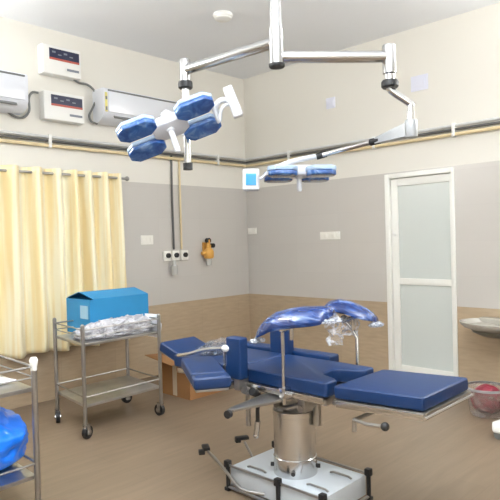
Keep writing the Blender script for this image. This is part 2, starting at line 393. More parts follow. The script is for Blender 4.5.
# ------------------------------------------------------------------ air conditioners
def aircon(x0, x1, z0, z1, label):
    t = thing('air_conditioner', ((x0 + x1) / 2, -.1, z0), label, 'air conditioner', 'split air conditioners high on the curtain wall')
    D = .2
    prof = [(0, z0), (-.1, z0), (-.165, z0 + .035), (-D, z0 + .085), (-D, z1 - .015), (-D + .015, z1), (0, z1)]
    m = MB(); m.loft([[(x, y, z) for y, z in prof] for x in (x0, x1)]); body = m.build('body', 'acwhite', t)
    MB().box((x0 + .05, -D - .012, z0 + .09), (x1 - .03, -D + .002, z1 - .03), .006).build('front_panel', 'acwhite', t)
    MB().box((x0 + .05, -D - .014, z1 - .03), (x1 - .03, -D + .004, z1 - .014), .003).build('top_grille', 'slot', t)
    mx = Matrix.Translation((0, -.182, z0 + .06)) @ Matrix.Rotation(math.radians(-35), 4, 'X')
    MB().box((x0 + .12, -.006, -.024), (x1 - .1, .004, .024), .003, 2, mx).build('louvre', 'slot', t)
    return t
t = aircon(-4.02, -2.93, 2.64, 2.965, 'white wall air conditioner at the left edge of the photo')
t = aircon(-2.17, -1.13, 2.66, 2.985, 'white wall air conditioner with a yellow sticker behind the blue lamp head')
m = MB(); m.mi = 0; m.box((-2.155, -.203, 2.75), (-2.128, -.198, 2.94)); m.mi = 1; m.box((-2.15, -.206, 2.87), (-2.133, -.202, 2.9)); m.box((-2.15, -.206, 2.765), (-2.133, -.202, 2.80)); m.build('sticker', ['label_y', 'slot'], t)

def stabilizer(x0, x1, z0, z1, label):
    t = thing('voltage_stabilizer', ((x0 + x1) / 2, -.05, z0), label, 'voltage stabilizer', 'voltage stabilizers between the air conditioners')
    D = .1; w = x1 - x0; h = z1 - z0
    MB().box((x0, -D, z0), (x1, 0, z1), .012, 3).build('case', 'white', t)
    lb = MB()
    lb.box((x0 + w * .17, -D - .003, z0 + h * .55), (x1 - .02, -D + .001, z1 - .03)); lp = lb.build('display_label', 'dlabel', t)
    MB().box((x0 + w * .17, -D - .004, z0 + h * .5), (x1 - .02, -D + .001, z0 + h * .57)).build('red_strip', 'rlabel', lp)
    for k in range(4):
        a = x0 + w * (.24 + .15 * k); MB().box((a, -D - .005, z0 + h * (.68 if k % 2 else .74)), (a + .035, -D - .002, z0 + h * (.72 if k % 2 else .8))).build('indicator', 'glabel', lp)
    MB().box((x0 + w * .62, -D - .003, z0 + h * .2), (x1 - .025, -D + .001, z0 + h * .28)).build('grey_label', 'glabel', t)
    return t
stabilizer(-2.735, -2.345, 3.045, 3.315, 'white voltage stabilizer box with dark label, the upper of the two')
stabilizer(-2.735, -2.325, 2.62, 2.885, 'white voltage stabilizer box with dark label, the lower of the two')
tag(MB().tube([(-2.40, -.05, 3.05), (-2.34, -.04, 3.03), (-2.24, -.03, 3.03), (-2.165, -.03, 2.98), (-2.15, -.03, 2.9), (-2.19, -.03, 2.81), (-2.23, -.03, 2.73), (-2.21, -.03, 2.67), (-2.15, -.04, 2.655)], .011, 8, smooth=6).build('power_cable', 'cable'), 'grey cable curving from the upper stabilizer to the right air conditioner', 'cable', 'stabilizer cables')
tag(MB().tube([(-2.76, -.05, 2.86), (-2.81, -.03, 2.86), (-2.845, -.03, 2.8), (-2.845, -.03, 2.69), (-2.9, -.03, 2.62), (-2.98, -.03, 2.615), (-3.06, -.03, 2.66)], .011, 8, smooth=6).build('power_cable', 'cable'), 'grey cable looping from the lower stabilizer to the left air conditioner', 'cable', 'stabilizer cables')

# ------------------------------------------------------------------ curtain and rod
ZR = 2.118
t = thing('curtain_rod', (-2.6, -.1, ZR), 'grey steel curtain rod along the top of the cream curtain', 'curtain rod')
MB().cyl((-3.75, -.1, ZR), (-1.875, -.1, ZR), .0125, seg=14).build('rod', 'dsteel', t)
MB().ball((-1.86, -.1, ZR), .024).build('finial', 'dsteel', t)
for x in (-3.6, -1.9): MB().cyl((x, 0, ZR), (x, -.1, ZR), .01, seg=10).build('bracket', 'dsteel', t)
folds = [(-3.62, 1), (-3.45, -1), (-3.31, 1), (-3.17, -1), (-3.05, 1), (-2.93, -1), (-2.83, 1), (-2.72, -1), (-2.63, 1), (-2.54, -1), (-2.46, 1), (-2.39, -1), (-2.31, 1), (-2.22, -1), (-2.13, 1), (-2.04, -1), (-1.95, .6)]
def fold(x):
    for (a, s1), (b_, s2) in zip(folds, folds[1:]):
        if a <= x <= b_:
            u = (x - a) / (b_ - a); u = (1 - math.cos(math.pi * u)) / 2; return s1 + (s2 - s1) * u
    return 0
def cur(u, v):
    x = -3.62 + 1.67 * u; z = 2.165 - (2.165 - .475 - .012 * math.sin(u * 30)) * v
    f = fold(x); amp = .052 + .014 * v
    y = -.1 - amp * f - .012 * v * noise.noise(V((x * 5, v * 2, 3)))
    xx = x + v * .07 * (u - .45) + .02 * v * noise.noise(V((x * 4, v * 3, 9)))
    return (xx, min(y, -.022), z)
tag(MB().grid(cur, 260, 40).build('curtain', 'curtain', None, 80, solid=.003), 'cream satin eyelet curtain hanging in folds to the beige tiles', 'curtain')

# ------------------------------------------------------------------ trolleys
def caster(x, y, t, ang):
    c = MB(); d = V((math.cos(ang), math.sin(ang), 0)); n = V((-d.y, d.x, 0)); p = V((x, y, .048)) + d * .02
    c.cyl(p - n * .015, p + n * .015, .048, seg=20); w_ = c.build('caster', 'black', t)
    f = MB()
    for sg in (-1, 1): f.obox(p + n * sg * .02 + V((0, 0, .025)) - d * .008, d, n, V((0, 0, 1)), (.036, .005, .085), .001)
    f.cyl((x, y, .06), (x, y, .105), .014); f.cyl(p - n * .024, p + n * .024, .02, seg=14); f.build('fork', 'chrome', w_)
def trolley(P, zl, zt, ztop, label, knobs=False, feet=None):
    """P: four corner posts front-left, front-right, back-right, back-left"""
    c = sum((V((*p, 0)) for p in P), V()) / 4
    t = thing('instrument_trolley', c, label, 'trolley', 'steel instrument trolleys')
    for i, p in enumerate(P):
        po = MB().cyl((*p, .1), (*p, ztop), .0155, seg=14).build('post', 'dsteel', t)
        k = MB()
        if knobs: k.lathe([(0, ztop + .02), (.015, ztop + .018), (.022, ztop + .004), (.02, ztop - .015), (.016, ztop - .03), (.0155, ztop - .05)], (*p, 0), 16); k.build('post_cap', 'white', po)
        else: k.ball((*p, ztop), .0145, u=12, v=8); k.build('post_cap', 'dsteel', po)
        caster(*p, t, (i * 1.3 + .4))
    for z in (zl, zt):
        s = MB(); q = [c.xy.to_3d() + (V((*p, 0)) - c) * .985 for p in P]
        s.prism([(v.x, v.y) for v in q], z - .022, z, bevel=.003); sh = s.build('shelf', 'shelf', t)
        r = MB()
        zz = z + (.06 if z == zl else ztop - .03 - z)
        for i in range(4): r.cyl((*P[i], zz), (*P[(i + 1) % 4], zz), .006, seg=8)
        if z == zt:
            for i in range(4): r.cyl((*P[i], z + .05), (*P[(i + 1) % 4], z + .05), .004, seg=8)
        r.build('guard_rail', 'dsteel', sh)
    return t
trolley([(-3.07, -1.245), (-2.35, -1.22), (-2.295, -.66), (-3.0, -.68)], .252, .712, .845, 'steel two-shelf instrument trolley holding the blue carton by the curtain')
trolley([(-4.5, -2.27), (-3.925, -2.255), (-3.90, -1.48), (-4.47, -1.49)], .27, .725, .86, 'steel two-shelf instrument trolley holding the blue bag at the left edge', True)

# blue carton on the trolley, top flaps ajar
t = thing('blue_carton', (-2.54, -.8, .713), 'sky blue cardboard carton with loose flaps on the trolley', 'carton')
x0, x1, y0, y1, z0, z1 = -2.83, -2.255, -.95, -.57, .713, 1.0
m = MB(); m.mi = 0
for q in (((x0, y0, z0), (x1, y0 + .006, z1)), ((x0, y1 - .006, z0), (x1, y1, z1)), ((x0, y0 + .006, z0), (x0 + .006, y1 - .006, z1)), ((x1 - .006, y0 + .006, z0), (x1, y1 - .006, z1)), ((x0 + .006, y0 + .006, z0), (x1 - .006, y1 - .006, z0 + .006))): m.box(*q)
m.build('body', 'bluebox', t)
m = MB(); m.loft([[(x, y0, z1), (x, y0, z1 + .006), (x, y0 + .2, z1 + .055), (x, y0 + .2, z1 + .049)] for x in (x0 + .03, x1)]); m.build('flap', 'bluebox', t)
m = MB(); m.loft([[(x, y1, z1), (x, y1, z1 + .006), (x, y1 - .17, z1 + .055), (x, y1 - .17, z1 + .049)] for x in (x0 + .01, x1)]); m.build('flap', 'bluebox', t)
m = MB(); m.box((x0 - .004, y0 + .03, z0 + .13), (x0, y0 + .15, z1 - .05)); lab(m.build('paper_patch', 'boxin', t), 'pale paper patch on its left end')

m = crumple((-2.66, -1.075, .713), (.5, .05, .115), 12, 3, 0); m2 = crumple((-2.70, -1.09, .745), (.3, .02, .13), 5, 8, 0); m._merge(m2.bm); tag(m.build('plastic_bag', 'bagfilm', None, 60), 'crumpled milky plastic bags in front of the blue carton', 'plastic bag')
m = MB(); m.grid(lambda u, v: (-2.335 + .018 * (v > .35) + .008 * math.sin(v * 5 + u * 4), -1.205 + .19 * u, .845 - .2 * v), 10, 10)
tag(m.build('paper_sheet', 'paper', None, 60, solid=.004), 'white paper sheet hanging at the right end of the trolley', 'paper')
# things on the front trolley
m = MB()
t = bmesh.new(); bmesh.ops.create_icosphere(t, subdivisions=5, radius=1)
for v in t.verts:
    d = v.co.copy(); k = 1 + .16 * noise.noise(d * 2 + V((4, 1, 2))) + .07 * noise.noise(d * 5) + .035 * abs(math.sin(math.atan2(d.y, d.x) * 9 + 3 * noise.noise(d * 2))) * (1 if d.z > .2 else .3)
    z = d.z * .155 * k + .135
    v.co = V((-4.09 + d.x * .222 * k, -1.94 + d.y * .26 * k, .272 + max(0, z * 1.12)))
m._merge(t); tag(m.build('plastic_bag', 'bag', None, 70), 'bright blue plastic bag on the lower shelf at the left edge', 'plastic bag')
m = MB(); m.grid(lambda u, v: (-4.42 + .47 * u - .12 * v * u, -2.1 + .5 * v, .738 + .03 * (1 + noise.noise(V((u * 3, v * 3, 5)))) * (1 - u) + .004), 18, 18)
tag(m.build('cloth', 'paper', None, 60, solid=.008), 'folded white cloth on top of the left edge trolley', 'cloth')

# ------------------------------------------------------------------ cardboard carton behind the table head
t = thing('cardboard_carton', (-1.66, -.85, 0), 'open brown cardboard carton on the floor under the table head', 'carton')
x0, x1, y0, y1, z1 = -1.9, -1.42, -1.06, -.62, .375
m = MB()
for q in (((x0, y0, 0), (x0 + .008, y1, z1)), ((x1 - .008, y0, 0), (x1, y1, z1)), ((x0 + .008, y0, 0), (x1 - .008, y0 + .008, z1)), ((x0 + .008, y1 - .008, 0), (x1 - .008, y1, z1)), ((x0 + .008, y0 + .008, 0), (x1 - .008, y1 - .008, .008))): m.box(*q)
m.build('body', 'card', t)
def flap(pts, n=V((0, 0, .005))):
    m = MB(); m.loft([[V(p) for p in pts], [V(p) + n for p in pts]]); return m.build('flap', 'card', t)
flap([(x0, y0, z1), (x0, y1, z1), (x0 - .19, y1 - .02, z1 + .02), (x0 - .19, y0 + .02, z1 - .03)])
flap([(x0, y0, z1), (x1, y0, z1), (x1 - .02, y0 - .2, z1 - .12), (x0 + .02, y0 - .2, z1 - .12)])
MB().box((x0 - .002, (y0 + y1) / 2 - .03, .01), (x0, (y0 + y1) / 2 + .03, z1 - .01)).build('tape', 'tape', t)

# ------------------------------------------------------------------ sink, bin, white base
t = thing('wall_sink', (-.2, -3.12, .6), 'half-round ceramic wall sink right of the white door', 'sink')
BS = Matrix.Diagonal((.72, .97, 1))
MB().lathe([(0, .60), (.2, .612), (.3, .645), (.33, .672), (.338, .69), (.33, .695), (.315, .69), (.29, .66), (.18, .635), (0, .63)], (-.25, -3.215, -.006), 44, BS).build('basin', 'ceramic', t, 30)
MB().lathe([(0, .56), (.14, .57), (.22, .6), (.24, .622), (.2, .61), (0, .6)], (-.25, -3.215, -.006), 40, BS).build('underside', 'sinkshade', t, 30)  # shade under the basin comes from a darker ceramic colour
MB().box((-.1, -3.36, .6), (0, -2.98, .693), .012).build('back_ledge', 'ceramic', t)
t = thing('waste_bin', (-.66, -3.27, 0), 'grey translucent waste bin holding a red bag near the door', 'bin')
M['binfilm'] = film_mat('translucent_bin', srgb(176, 165, 158), .3, .15, 9)
MB().lathe([(0, .002), (.13, .002), (.16, .215), (.167, .225), (.161, .225), (.125, .01), (0, .01)], (-.66, -3.27, 0)).build('bucket', 'binfilm', t)
MB().lathe([(.158, .21), (.171, .21), (.173, .228), (.158, .228)], (-.66, -3.27, 0)).build('rim', 'grey_metal', t)
m = MB(); q = bmesh.new(); bmesh.ops.create_icosphere(q, subdivisions=4, radius=1)
for v in q.verts:
    d = v.co.copy(); k = 1 + .12 * noise.noise(d * 3); v.co = V((-.66 + d.x * .122 * k, -3.27 + d.y * .122 * k, .125 + d.z * .112 * k))
m._merge(q); tag(m.build('waste_bag', 'redbag', None, 70), 'crumpled red plastic bag inside the grey waste bin', 'bag')
t = thing('equipment_base', (-1.1, -3.66, 0), 'white castered equipment foot at the right edge of the floor', 'equipment base')
m = MB(); m.prism([(-1.20, -3.52), (-1.13, -3.49), (-.8, -3.56), (-.75, -3.85), (-1.1, -3.9), (-1.22, -3.75)], .045, .105, bevel=.02, seg=3); m.build('housing', 'white', t)
for x, y in ((-1.155, -3.56), (-.85, -3.6), (-1.13, -3.82)):
    q = MB(); q.cyl((x - .03, y + .012, .034), (x + .02, y - .008, .034), .034); q.build('caster', 'cable', t)
    

# ------------------------------------------------------------------ operating table
T = thing('operating_table', (-2.785, -3.05, 0), 'operating table with navy cushions on a round steel pedestal', 'operating table')
bx0, bx1, by0, by1 = -2.985, -2.568, -3.375, -2.69
m = MB(); m.box((bx0 + .01, by0 + .01, .03), (bx1 - .01, by1 - .01, .14), .006); base = m.build('base', 'plate', T)
for x, y in ((bx0, by0), (bx0, by1), (bx1, by0), (bx1, by1), (bx0 - .004, -3.08)):
    m = MB(); m.cyl((x, y, .012), (x, y, .15), .012, seg=12); m.box((x - .017, y - .017, .135), (x + .017, y + .017, .175), .005); m.box((x - .017, y - .017, 0), (x + .017, y + .017, .02), .004)
    m.build('corner_post', 'black', base)
m = MB()
m.cyl((bx0, by0, .148), (bx0, by1, .148), .007, seg=8); m.cyl((bx1, by0, .148), (bx1, by1, .148), .007, seg=8); m.cyl((bx0, by0, .02), (bx0, by1, .02), .009, seg=8); m.cyl((bx0, by1, .02), (bx1, by1, .02), .009, seg=8); m.cyl((bx0, by0, .02), (bx1, by0, .02), .009, seg=8)
m.build('base_rail', 'dsteel', base)
for x, y, d in ((-2.68, -3.27, 1), (-2.89, -3.27, 1), (-2.92, -2.86, 1)):
    MB().tube([(x, y - .07, .143), (x, y - .05, .15), (x, y + .05, .15), (x, y + .07, .143)], .006, 8).build('plate_handle', 'dsteel', base)
# column
cx, cy = -2.785, -3.035
MB().lathe([(0, .135), (.123, .135), (.124, .145), (.122, .235), (.117, .24)], (cx, cy, 0), 48).build('column_collar', 'chrome', T)
col = MB().lathe([(.118, .235), (.118, .465), (.121, .467), (.121, .497), (.117, .5), (.108, .5), (.1, .485), (0, .483)], (cx, cy, 0), 48).build('column', 'steel', T)
for k in range(4):
    a = k * math.pi / 2 + .6; p = V((cx + .122 * math.cos(a), cy + .122 * math.sin(a), .175)); n = V((math.cos(a), math.sin(a), 0))
    MB().cyl(p, p + n * .018, .012, seg=10).build('collar_bolt', 'black', col)
MB().lathe([(0, .485), (.062, .485), (.062, .6), (0, .6)], (cx, cy, 0), 32).build('ram', 'dsteel', T)
m = MB(); m.box((cx - .1, cy - .12, .575), (cx + .1, cy + .12, .61), .006); m.box((cx - .075, cy + .04, .5), (cx - .035, cy + .09, .58), .004); m.box((cx - .1, cy - .16, .52), (cx - .03, cy - .11, .6), .005); m.cyl((cx - .11, cy - .135, .54), (cx + .1, cy - .135, .54), .018, seg=12)
m.tube([(cx - .07, cy + .05, .505), (cx - .09, cy - .03, .52), (cx - .05, cy - .12, .56)], .012, 8); m.cyl((cx + .03, cy - .14, .42), (cx + .03, cy - .14, .6), .022, seg=12)
m.build('tilt_mechanism', 'dsteel', T)
m = MB(); m.box((cx - .19, -3.4, .615), (cx + .19, -2.35, .65), .006); m.cyl((cx - .2, -3.05, .6), (cx + .2, -3.05, .6), .016, seg=12); m.build('under_frame', 'dsteel', T)
for sg, nm in ((-1, 'near'), (1, 'far')):
    x = cx + sg * .235
    m = MB(); m.box((x - .006, -3.42, .64), (x + .006, -2.3, .67), .002)
    for y in (-3.3, -2.85, -2.4): m.box((min(x, x - sg * .05), y - .012, .645), (max(x, x - sg * .05), y + .012, .664))
    m.build('side_rail', 'steel', T)
# cushions
TOPZ = .742
def seat():
    L, R_, a, b = cx - .222, cx + .222, -2.815, -3.43
    pts = [(L, a), (L, b + .015), (L + .012, b), (L + .09, b), (L + .115, b + .03), (cx - .075, b + .13), (cx - .04, b + .15), (cx + .04, b + .15), (cx + .075, b + .13), (R_ - .115, b + .03), (R_ - .09, b), (R_ - .012, b), (R_, b + .015), (R_, a)]
    m = MB(); m.prism(pts, TOPZ - .075, TOPZ, bevel=.012, seg=3); return m.build('seat_cushion', 'blue', T)
seat()
MB().box((cx - .222, -2.80, TOPZ - .075), (cx + .222, -2.24, TOPZ), .016, 3).build('back_cushion', 'blue', T)
mx = Matrix.Translation((cx, -2.225, .722)) @ Matrix.Rotation(math.radians(17), 4, 'X')
MB().box((-.15, 0.005, -.065), (.15, .225, .0), .016, 3, mx).build('head_cushion', 'blue', T)
MB().box((-.13, -.0, -.08), (.13, .21, -.066), .003, 2, mx).build('head_plate', 'dsteel', T)
m = MB(); m.tube([(cx - .08, -2.3, .64), (cx - .08, -2.1, .69)], .01, 8); m.tube([(cx + .08, -2.3, .64), (cx + .08, -2.1, .69)], .01, 8); m.build('head_bracket', 'dsteel', T)
# leg section, tilted up a touch
mx = Matrix.Translation((cx, -3.475, .738)) @ Matrix.Rotation(math.radians(-2.8), 4, 'X')
MB().box((-.228, -.47, -.062), (.228, -.0, .0), .016, 3, mx).build('leg_cushion', 'blue', T)
m = MB(); m.box((-.232, -.478, -.078), (.232, .0, -.066), .002, 2, mx); lf_ = m.build('leg_plate', 'dsteel', T)
m = MB()
for x in (-.238, .238): m.box((x - .005, -.47, -.098), (x + .005, -.02, -.07), .002, 2, mx)
m.cyl(mx @ V((-.24, -.474, -.088)), mx @ V((.24, -.474, -.088)), .009, seg=8); m.build('leg_rail', 'steel', T)
m = MB(); m.tube([(cx - .15, -3.42, .63), (cx - .15, -3.56, .63), (cx - .15, -3.7, .655)], .014, 8); m.tube([(cx + .15, -3.42, .63), (cx + .15, -3.56, .63), (cx + .15, -3.7, .655)], .014, 8)
m.cyl((cx - .24, -3.6, .60), (cx + .18, -3.6, .60), .01, seg=8); m.build('leg_bracket', 'dsteel', T)
m = MB(); m.cyl((cx - .24, -3.6, .60), (cx - .24, -3.6, .545), .011, seg=8); m.tube([(cx - .24, -3.6, .602), (cx - .26, -3.68, .602), (cx - .26, -3.77, .61)], .008, 8); m.build('clamp_lever', 'dsteel', T)
MB().ball((cx - .26, -3.775, .61), .02).build('lever_knob', 'black', T)
# armboards
d = V((-.29, -.46, 0)).normalized(); n = V((-d.y, d.x, 0)); 
c = V((-3.185, -2.735, .735))
MB().obox(c - d * .055, d, n, V((0, 0, 1)), (.43, .19, .062), .016, 3).build('armboard_cushion', 'blue', T)
MB().obox(c + d * .222, d, n, V((0, 0, 1)), (.11, .195, .066), .024, 3).build('armboard_roll', 'blue', T)
MB().obox(c - V((0, 0, .039)), d, n, V((0, 0, 1)), (.52, .17, .012), .003).build('armboard_plate', 'dsteel', T)
m = MB(); m.tube([(cx - .235, -2.56, .655), (cx - .3, -2.58, .66), (-3.15, -2.66, .69)], .014, 8); m.build('armboard_bracket', 'dsteel', T)
MB().box((cx + .262, -3.1, .70), (cx + .36, -2.34, .755), .014, 3).build('armboard_cushion', 'blue', T)
m = MB(); m.box((cx + .27, -3.08, .688), (cx + .35, -2.36, .7), .003); m.box((cx + .235, -2.75, .65), (cx + .30, -2.7, .69), .004); m.build('armboard_plate', 'dsteel', T)
# lateral supports
for x, y0_, y1_, z0_, z1_ in ((-3.075, -2.945, -2.825, .70, .925), (-2.535, -2.82, -2.66, .70, .89)):
    MB().box((x - .032, y0_ + .006, z0_), (x + .032, y1_ - .004, z1_), .012, 3).build('body_support', 'blue', T)
    xr = cx - .235 if x < cx else cx + .235
    m = MB(); m.box((min(xr, x) - .012, (y0_ + y1_) / 2 - .018, .635), (max(xr, x) + .012, (y0_ + y1_) / 2 + .018, .702), .004); m.build('support_bracket', 'dsteel', T)
m = MB(); m.cyl((-3.105, -2.815, .64), (-3.105, -2.815, .875), .008, seg=10); m.box((-3.115, -2.83, .63), (-3.02, -2.8, .665), .004); m.build('bar_post', 'steel', T)
m = MB(); m.tube([(-3.105, -2.83, .862), (-3.10, -2.66, .835), (-3.10, -2.5, .79), (-3.08, -2.38, .765)], .011, 8, smooth=5); m.build('screen_bar', 'steel', T)
MB().ball((-3.108, -2.83, .862), .021, (1, 1.2, .9)).build('bar_clamp', 'white', T)
# leg crutches
def crutch(xc, pts, wid, thick, tilt, seedn):
    rings, film = [], []
    for i, (y, z, k) in enumerate(pts):
        ring, fr_ = [], []
        for j in range(20):
            a = 2 * math.pi * j / 20; px = math.cos(a) * wid * k; pz = math.sin(a) * thick * k
            if pz < 0: pz = pz * .55 + .35 * thick * k * (1 - (px / (wid * k)) ** 2)
            pz -= .3 * px * px / wid
            rx, rz = px * math.cos(tilt) - pz * math.sin(tilt), px * math.sin(tilt) + pz * math.cos(tilt)
            ring.append((xc + rx, y, z + rz)); fr_.append((xc + rx * 1.09, y, z + rz * 1.1 + .003))
        rings.append(ring); film.append(fr_)
    p = MB().loft(rings).build('crutch_pad', 'navywrap', T, 60)
    for k in (0, -1):
        y, z, q = pts[k]; m = crumple((xc, y, z - .035), (wid * 1.1, .01, .028), 4, seedn * 5 + k + 2, 0); m.build('plastic_wrap', 'wrapfilm', p, 70)
    return p
crutch(-3.04, [(-3.03, .945, .5), (-3.06, .975, .8), (-3.10, 1.0, .95), (-3.16, 1.03, 1), (-3.24, 1.05, 1), (-3.33, 1.065, 1), (-3.42, 1.075, .95), (-3.47, 1.08, .85), (-3.49, 1.08, .6)], .085, .05, .25, 1)
crutch(-2.52, [(-3.09, 1.03, .55), (-3.12, 1.04, .85), (-3.18, 1.045, 1), (-3.26, 1.035, 1), (-3.33, 1.015, .95), (-3.38, 1.0, .8), (-3.41, .99, .5)], .085, .052, -.25, 5)
for x, y, zt in ((-3.04, -3.185, 1.015), (-2.52, -3.29, 1.0)):
    m = MB()
    if x < cx: m.cyl((x, y, .6), (x, y, zt), .0095, seg=12)
    else: m.tube([(x, y, .6), (x, y, .88), (x, y + .03, .93), (x, y + .08, .975), (x, y + .085, zt)], .0095, 12)
    m.build('crutch_pole', 'steel', T); yj = y if x < cx else y + .085
    xr = cx - .235 if x < cx else cx + .235
    m = MB(); m.box((min(x, xr) - .016, y - .02, .635), (max(x, xr) + .016, y + .02, .69), .005); m.cyl((x, y - .02, .66), (x, y - .06, .66), .009, seg=8); m.build('crutch_clamp', 'chrome', T)
    m = MB(); m.ball((x, yj, zt - .02), .024); m.cyl((x, yj, zt - .03), (x, yj - .1, zt + .005), .012, seg=8); m.cyl((x, yj - .06, zt - .015), (x, yj - .06, zt - .075), .011, seg=8); m.build('crutch_joint', 'steel', T)
m = MB(); m.grid(lambda u, v: (-3.05 + .05 * u + .03 * noise.noise(V((u * 3, v * 4, 1))), -3.455 - .05 * u - .03 * v + .02 * noise.noise(V((u * 4, v * 3, 6))), 1.09 - .15 * v), 10, 14); m.build('loose_wrap', 'wrapfilm', T, 80)
m = MB(); m.grid(lambda u, v: (-2.54 + .04 * u + .03 * noise.noise(V((u * 3, v * 4, 8))), -3.2 - .09 * u + .02 * noise.noise(V((u * 4, v * 3, 3))), 1.0 - .11 * v), 12, 12); m.build('loose_wrap', 'wrapfilm', T, 80)
# tray plate, handle and stub below the near side
m = MB(); mm = [(-3.34, -3.075), (-3.325, -3.105), (-3.0, -3.19), (-2.95, -3.19), (-2.95, -3.03), (-3.0, -3.02), (-3.3, -3.06)]; m.prism(mm, .612, .626, bevel=.003); m.build('side_plate', 'dsteel', T)
m = MB(); m.cyl((-3.335, -3.085, .605), (-3.355, -3.09, .605), .02, seg=12); m.build('plate_end', 'black', T)
for y in (-2.93, -2.99): 
    m = MB(); m.cyl((-3.045, y, .63), (-3.075, y, .645), .022, seg=14); m.build('clamp_knob', 'black' if y < -2.95 else 'dsteel', T)
MB().cyl((-3.0, -2.885, .42), (-3.0, -2.885, .62), .014, seg=12).build('stub_leg', 'dsteel', T)
m = MB(); m.tube([(-3.0, -2.97, .62), (-3.01, -2.965, .52), (-3.0, -2.955, .45)], .011, 8); m.build('crank_arm', 'black', T)
m = MB(); m.cyl((-3.0, -2.955, .46), (-3.005, -2.945, .385), .016, seg=12); m.ball((-3.005, -2.944, .38), .017); m.build('crank_handle', 'chrome', T)
# foot pedals
def pedal(path, c, d):
    m = MB(); m.tube(path, .009, 8, smooth=4); r = m.build('pedal_rod', 'dsteel', T)
    d = V(d).normalized(); n = V((-d.y, d.x, 0)); c = V(c)
    m = MB(); m.obox(c, d, n, V((0, 0, 1)), (.085, .045, .02), .006); m.obox(c - d * .02 + n * .03 - V((0, 0, .02)), d, n, V((0, 0, 1)), (.035, .04, .03), .006); m.build('pedal', 'black', T)
pedal([(-2.86, -2.38, .115), (-2.95, -2.56, .13), (-3.03, -2.74, .12), (-3.05, -2.86, .075), (-2.99, -2.98, .06)], (-2.845, -2.34, .13), (.4, .6, 0))
pedal([(-2.7, -2.55, .17), (-2.74, -2.63, .14), (-2.76, -2.7, .09)], (-2.695, -2.52, .19), (.7, -.4, 0))
# clear plastic on the back cushion
m = crumple((-2.80, -2.44, TOPZ), (.12, .08, .085), 3, 11, 0); tag(m.build('plastic_sheet', 'film', None, 70), 'crumpled clear plastic sheet lying on the head end of the table', 'plastic sheet')

# ------------------------------------------------------------------ ceiling mounted twin surgical light
def dep(x, y, d): return CAM + FW * d + RT * ((x - 250) / 575.27 * d) + UP * ((250 - y) / 575.27 * d)
S = thing('surgical_light', (-2.75, -2.945, H), 'ceiling-hung twin surgical light with steel arms and blue-wrapped lamp heads', 'surgical light')
px, py = -2.75, -2.945
m = MB(); m.lathe([(.036, H), (.036, 2.66), (.043, 2.655), (.043, 2.455), (.038, 2.45), (0, 2.45)], (px, py, 0), 32); m.build('ceiling_pole', 'chrome', S)
MB().lathe([(0, H), (.16, H), (.16, H - .03), (.15, H - .05), (.04, H - .06)], (px, py, 0), 36).build('ceiling_flange', 'lampwhite', S)
MB().lathe([(.0, 2.436), (.042, 2.436), (.046, 2.442), (.046, 2.455), (0, 2.456)], (px, py, 0), 32).build('pole_cap', 'black', S)
d1 = V((-2.80, -2.19, 2.582)); d2 = V((-2.25, -3.38, 2.491))
MB().cyl((px, py, 2.582), d1, .033, seg=24).build('swing_arm', 'chrome', S)
MB().cyl((px, py, 2.497), (d2.x, d2.y, 2.497), .034, seg=24).build('swing_arm', 'chrome', S)
MB().lathe([(0, 2.652), (.033, 2.652), (.037, 2.645), (.037, 2.5), (0, 2.5)], (d1.x, d1.y, 0), 28).build('arm_drum', 'chrome', S)
MB().lathe([(0, 2.505), (.044, 2.505), (.047, 2.495), (.047, 2.465), (.04, 2.458), (0, 2.458)], (d1.x, d1.y, 0), 28).build('arm_collar', 'black', S)
m = MB(); m.cyl((d1.x, d1.y, 2.46), (d1.x, d1.y, 1.96), .025, seg=24); m.build('drop_tube', 'chrome', S)
MB().cyl((d1.x, d1.y, 1.97), (d1.x, d1.y, 1.925), .031, seg=24).build('tube_cap', 'black', S)
MB().lathe([(0, 2.565), (.036, 2.565), (.04, 2.558), (.04, 2.4), (.03, 2.395), (.03, 2.35), (0, 2.35)], (d2.x, d2.y, 0), 28).build('arm_drum', 'chrome', S)
MB().lathe([(0, 2.36), (.044, 2.36), (.05, 2.35), (.05, 2.325), (.042, 2.315), (0, 2.315)], (d2.x, d2.y, 0), 28).build('arm_collar', 'black', S)
e = V((-2.172, -3.468, 2.075))
MB().tube([(d2.x, d2.y, 2.33), (d2.x + .005, d2.y - .005, 2.3), (-2.175, -3.462, 2.225), (e.x, e.y, 2.2), (e.x, e.y, 2.09)], .021, 16, smooth=3).build('elbow_tube', 'chrome', S)
p1 = dep(376, 141, 3.56); p2 = dep(322, 155, 3.9); p3 = dep(268, 172, 3.93)
dd = (p1 - e).normalized()
MB().lathe([(0, -.05), (.034, -.05), (.037, -.04), (.037, .04), (.034, .05), (0, .05)], (e.x, e.y, 2.075), 24).build('elbow_joint', 'grey_metal', S)
m = MB(); nn = dd.cross(V((0, 0, 1))).normalized(); uu = nn.cross(dd)
m.loft([[c + nn * sx * w2 + uu * sz * h2 for sx, sz in ((-1, -1), (1, -1), (1, 1), (-1, 1))] for c, w2, h2 in ((e, .028, .04), (e.lerp(p1, .5), .025, .03), (p1, .018, .018))]); m.build('spring_arm', 'grey_metal', S)
MB().cyl(p1, p2, .016, seg=16).build('spring_arm_tube', 'steel', S)
for p, q, f in ((p1, p2, 0), (p2, p3, 0)):
    a = (q - p).normalized(); MB().cyl(p - a * .03, p + a * .04, .022, seg=16).build('arm_sleeve', 'black', S)

